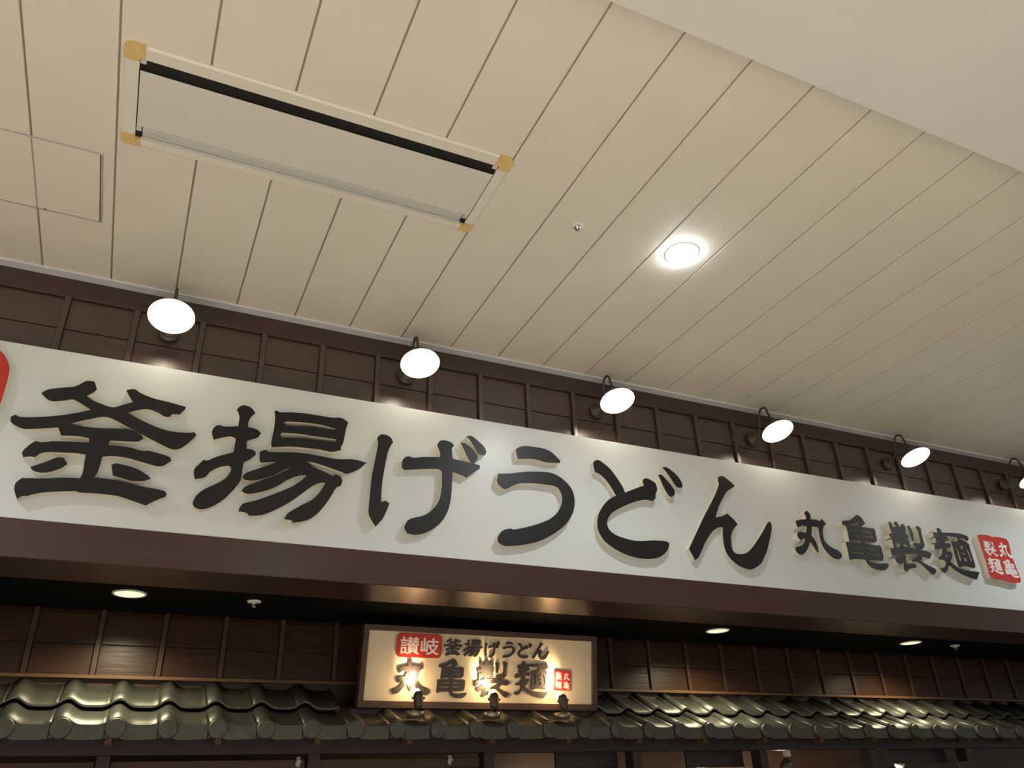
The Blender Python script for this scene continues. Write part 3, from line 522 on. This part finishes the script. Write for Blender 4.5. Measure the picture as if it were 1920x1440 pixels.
# ------------------------------------------------------------------ three spotlights on the eave tiles
m_sb = lathe_me('base', [(0.049, 0), (0.049, 0.026), (0.046, 0.030), (0.040, 0.028), (0.022, 0.028), (0.020, 0.034), (0.002, 0.035)], 30); m_sb.materials.append(MATS['brass_dark'])
m_st = tube_me('stem', [(0.004, 0, 0.03), (0.010, 0, 0.05), (0.016, 0.0, 0.072)], 0.006, 8); m_st.materials.append(MATS['iron_dark'])
m_hd = lathe_me('holder', [(0.002, -0.050), (0.020, -0.048), (0.025, -0.038), (0.027, 0.0), (0.0265, 0.016), (0.023, 0.028), (0.014, 0.036), (0.002, 0.038)], 26); m_hd.materials.append(MATS['iron_dark'])
m_kn = lathe_me('knob', [(0.006, -0.036), (0.007, -0.034), (0.007, 0.034), (0.006, 0.036)], 12); m_kn.transform(Matrix.Rotation(math.radians(90), 4, 'Y')); m_kn.materials.append(MATS['iron_dark'])
m_b2 = sphere_me('bulb', 0.022, 20, 12, 1.05); m_b2.materials.append(MATS['bulb_orange'])
m_sc = lathe_me('screw', [(0.005, 0.028), (0.005, 0.033), (0.003, 0.034)], 10); m_sc.materials.append(MATS['chrome'])
for x, dx, lb in ((1.462, 0.0, 'spotlight on the roof tiles under the first kanji of the small sign'), (1.908, 0.0, 'spotlight on the roof tiles under the third kanji of the small sign, middle of three'), (2.350, -0.010, 'spotlight on the roof tiles beside the small red seal, rightmost of three')):
    S = empty('spotlight', (x, 4.358, EYE+0.468)); tag(S, lb, 'spotlight', 'spotlights in front of the small sign')
    link('base', m_sb, S, smooth=True); link('stem', m_st, S, smooth=True)
    for a in (0.6, 2.4, 4.3): s = link('screw', m_sc, S); s.location = (0.033*math.cos(a), 0.033*math.sin(a), 0)
    tl = math.radians(-6)
    hp = Vector((0.019+dx*0.3, 0.0, 0.098))
    h = link('holder', m_hd, S, smooth=True); h.location = hp; h.rotation_euler = (tl, dx*12, 0)
    k_ = link('knob', m_kn, h, smooth=True)
    b = link('bulb', m_b2, S, smooth=True); bp = hp+Vector((dx*1.0, 0.030, 0.034)); b.location = bp; b.scale = (0.85, 0.85, 0.85)
    light('spot_light', 'POINT', bp+Vector((0, 0.004, 0.032)), 1.1, (1.0, 0.64, 0.31), 0.012, S)
    light('beam_light', 'SPOT', bp+Vector((0, 0.010, 0.028)), 13.0, (1.0, 0.68, 0.36), 0.012, S, 74, 0.9, (math.radians(180-42), 0, math.radians(10)))

# ------------------------------------------------------------------ timber frame below the eave
tf = empty('timber_frame', (0, 4.50, EYE+0.31)); tag(tf, kind='structure')
box('lintel', X0, X1, 4.50, 4.60, EYE+0.306, EYE+0.43, 'timber', tf, 0.002)
for k in range(-2, 12):
    box('post', -0.004+0.979*k-0.030, -0.004+0.979*k+0.030, 4.503, 4.597, 0.0, EYE+0.306, 'timber', tf, 0.002)
# sliding door leaves in the left bays
DL = ['leftmost bay under the eave', 'bay under the left roof tiles', 'bay under the left part of the small sign']
for i, (a, b) in enumerate(((-0.95, -0.034), (0.026, 0.945), (1.005, 1.924))):
    d = empty('door_%d' % (i+1), ((a+b)/2, 4.58, 0.0)); tag(d, kind='structure')
    box('door_rail', a+0.004, b-0.004, 4.555, 4.585, EYE+0.235, EYE+0.284, 'door_wood', d, 0.002)
    box('door_rail', a+0.004, b-0.004, 4.555, 4.585, 0.0, 0.18, 'door_wood', d, 0.002)
    for s_ in (a+0.004, b-0.064): box('door_stile', s_, s_+0.06, 4.555, 4.585, 0.18, EYE+0.235, 'door_wood', d, 0.002)
    box('door_panel', a+0.064, b-0.064, 4.565, 4.575, 0.18, EYE+0.235, 'door_wood', d)
for x, lb in ((0.905, 'small metal latch at the top right corner of the door under the left roof tiles'), (1.735, 'small metal latch on the door below the small sign')):
    t = empty('door_latch', (x, 4.548, EYE+0.27)); tag(t, lb, 'latch')
    bm = bmesh.new(); box_bm(bm, -0.010, 0.010, -0.002, 0.004, -0.022, 0.026, 0.001); me = bpy.data.meshes.new('latch_plate'); bm.to_mesh(me); bm.free(); link('latch_plate', me, t, 'aluminium')
    link('latch_loop', tube_me('latch_loop', [(0.014*math.cos(a_), -0.008, -0.004+0.018*math.sin(a_)) for a_ in [i*math.pi/8 for i in range(15)]], 0.0028, 8), t, 'chrome', True)

# ------------------------------------------------------------------ dining room glimpsed beyond the open bays
db = box('wall_interior', X0, 14.0, 7.4, 7.5, 0.0, EYE+0.9, 'interior_wood'); tag(db, kind='structure')
ib2 = box('ceiling_interior', X0, 14.0, YI+0.06, 7.5, EYE+0.9, EYE+0.95, 'black_ceiling'); tag(ib2, kind='structure')
for i, (x0, x1) in enumerate(((2.45, 2.885), (3.40, 3.86), (5.2, 5.80))):
    t = empty('hanging_board', ((x0+x1)/2, 4.66, EYE+0.22))
    tag(t, ['dark brown hanging board behind the bay below the right end of the small sign', 'dark brown hanging board behind the second open bay', 'dark brown hanging board behind the rightmost bay'][i], 'board')
    box('board', x0, x1, 4.65, 4.67, EYE+0.226, EYE+0.42, 'timber', t, 0.002)
    box('board_edge', x0, x1, 4.646, 4.674, EYE+0.216, EYE+0.226, 'inner_rail', t, 0.001)
for i, (x, y) in enumerate(((3.90, 6.8), (4.75, 6.2), (6.2, 6.8), (7.1, 6.2))):
    t = empty('track_spotlight', (x, y, EYE+0.9))
    tag(t, 'small white track spotlight inside the restaurant, '+['behind the fourth bay', 'behind the fifth bay', 'glowing behind the sixth bay', 'at the far right'][i], 'spotlight', 'track spotlights in the dining room')
    link('stem', tube_me('stem', [(0, 0, 0), (0, 0, -0.42)], 0.012, 8), t, 'iron_dark', True)
    box('driver_box', x-0.035, x+0.035, y-0.02, y+0.02, EYE+0.40, EYE+0.50, 'paper_white', t, 0.003)
    hd = link('lamp_head', lathe_me('head', [(0.03, 0.06), (0.045, 0.04), (0.05, -0.04), (0.046, -0.05)], 20), t, 'iron_dark', True); hd.location = (-0.06, -0.03, -0.58); hd.rotation_euler = (0.5, 0.3, 0)
    bl = link('bulb', sphere_me('bulb', 0.04, 16, 10), hd, 'lens_yellow', True); bl.location = (0, 0, -0.045)
    light('track_light', 'POINT', (-0.09, -0.02, -0.72), 7, (1.0, 0.90, 0.70), 0.03, t)
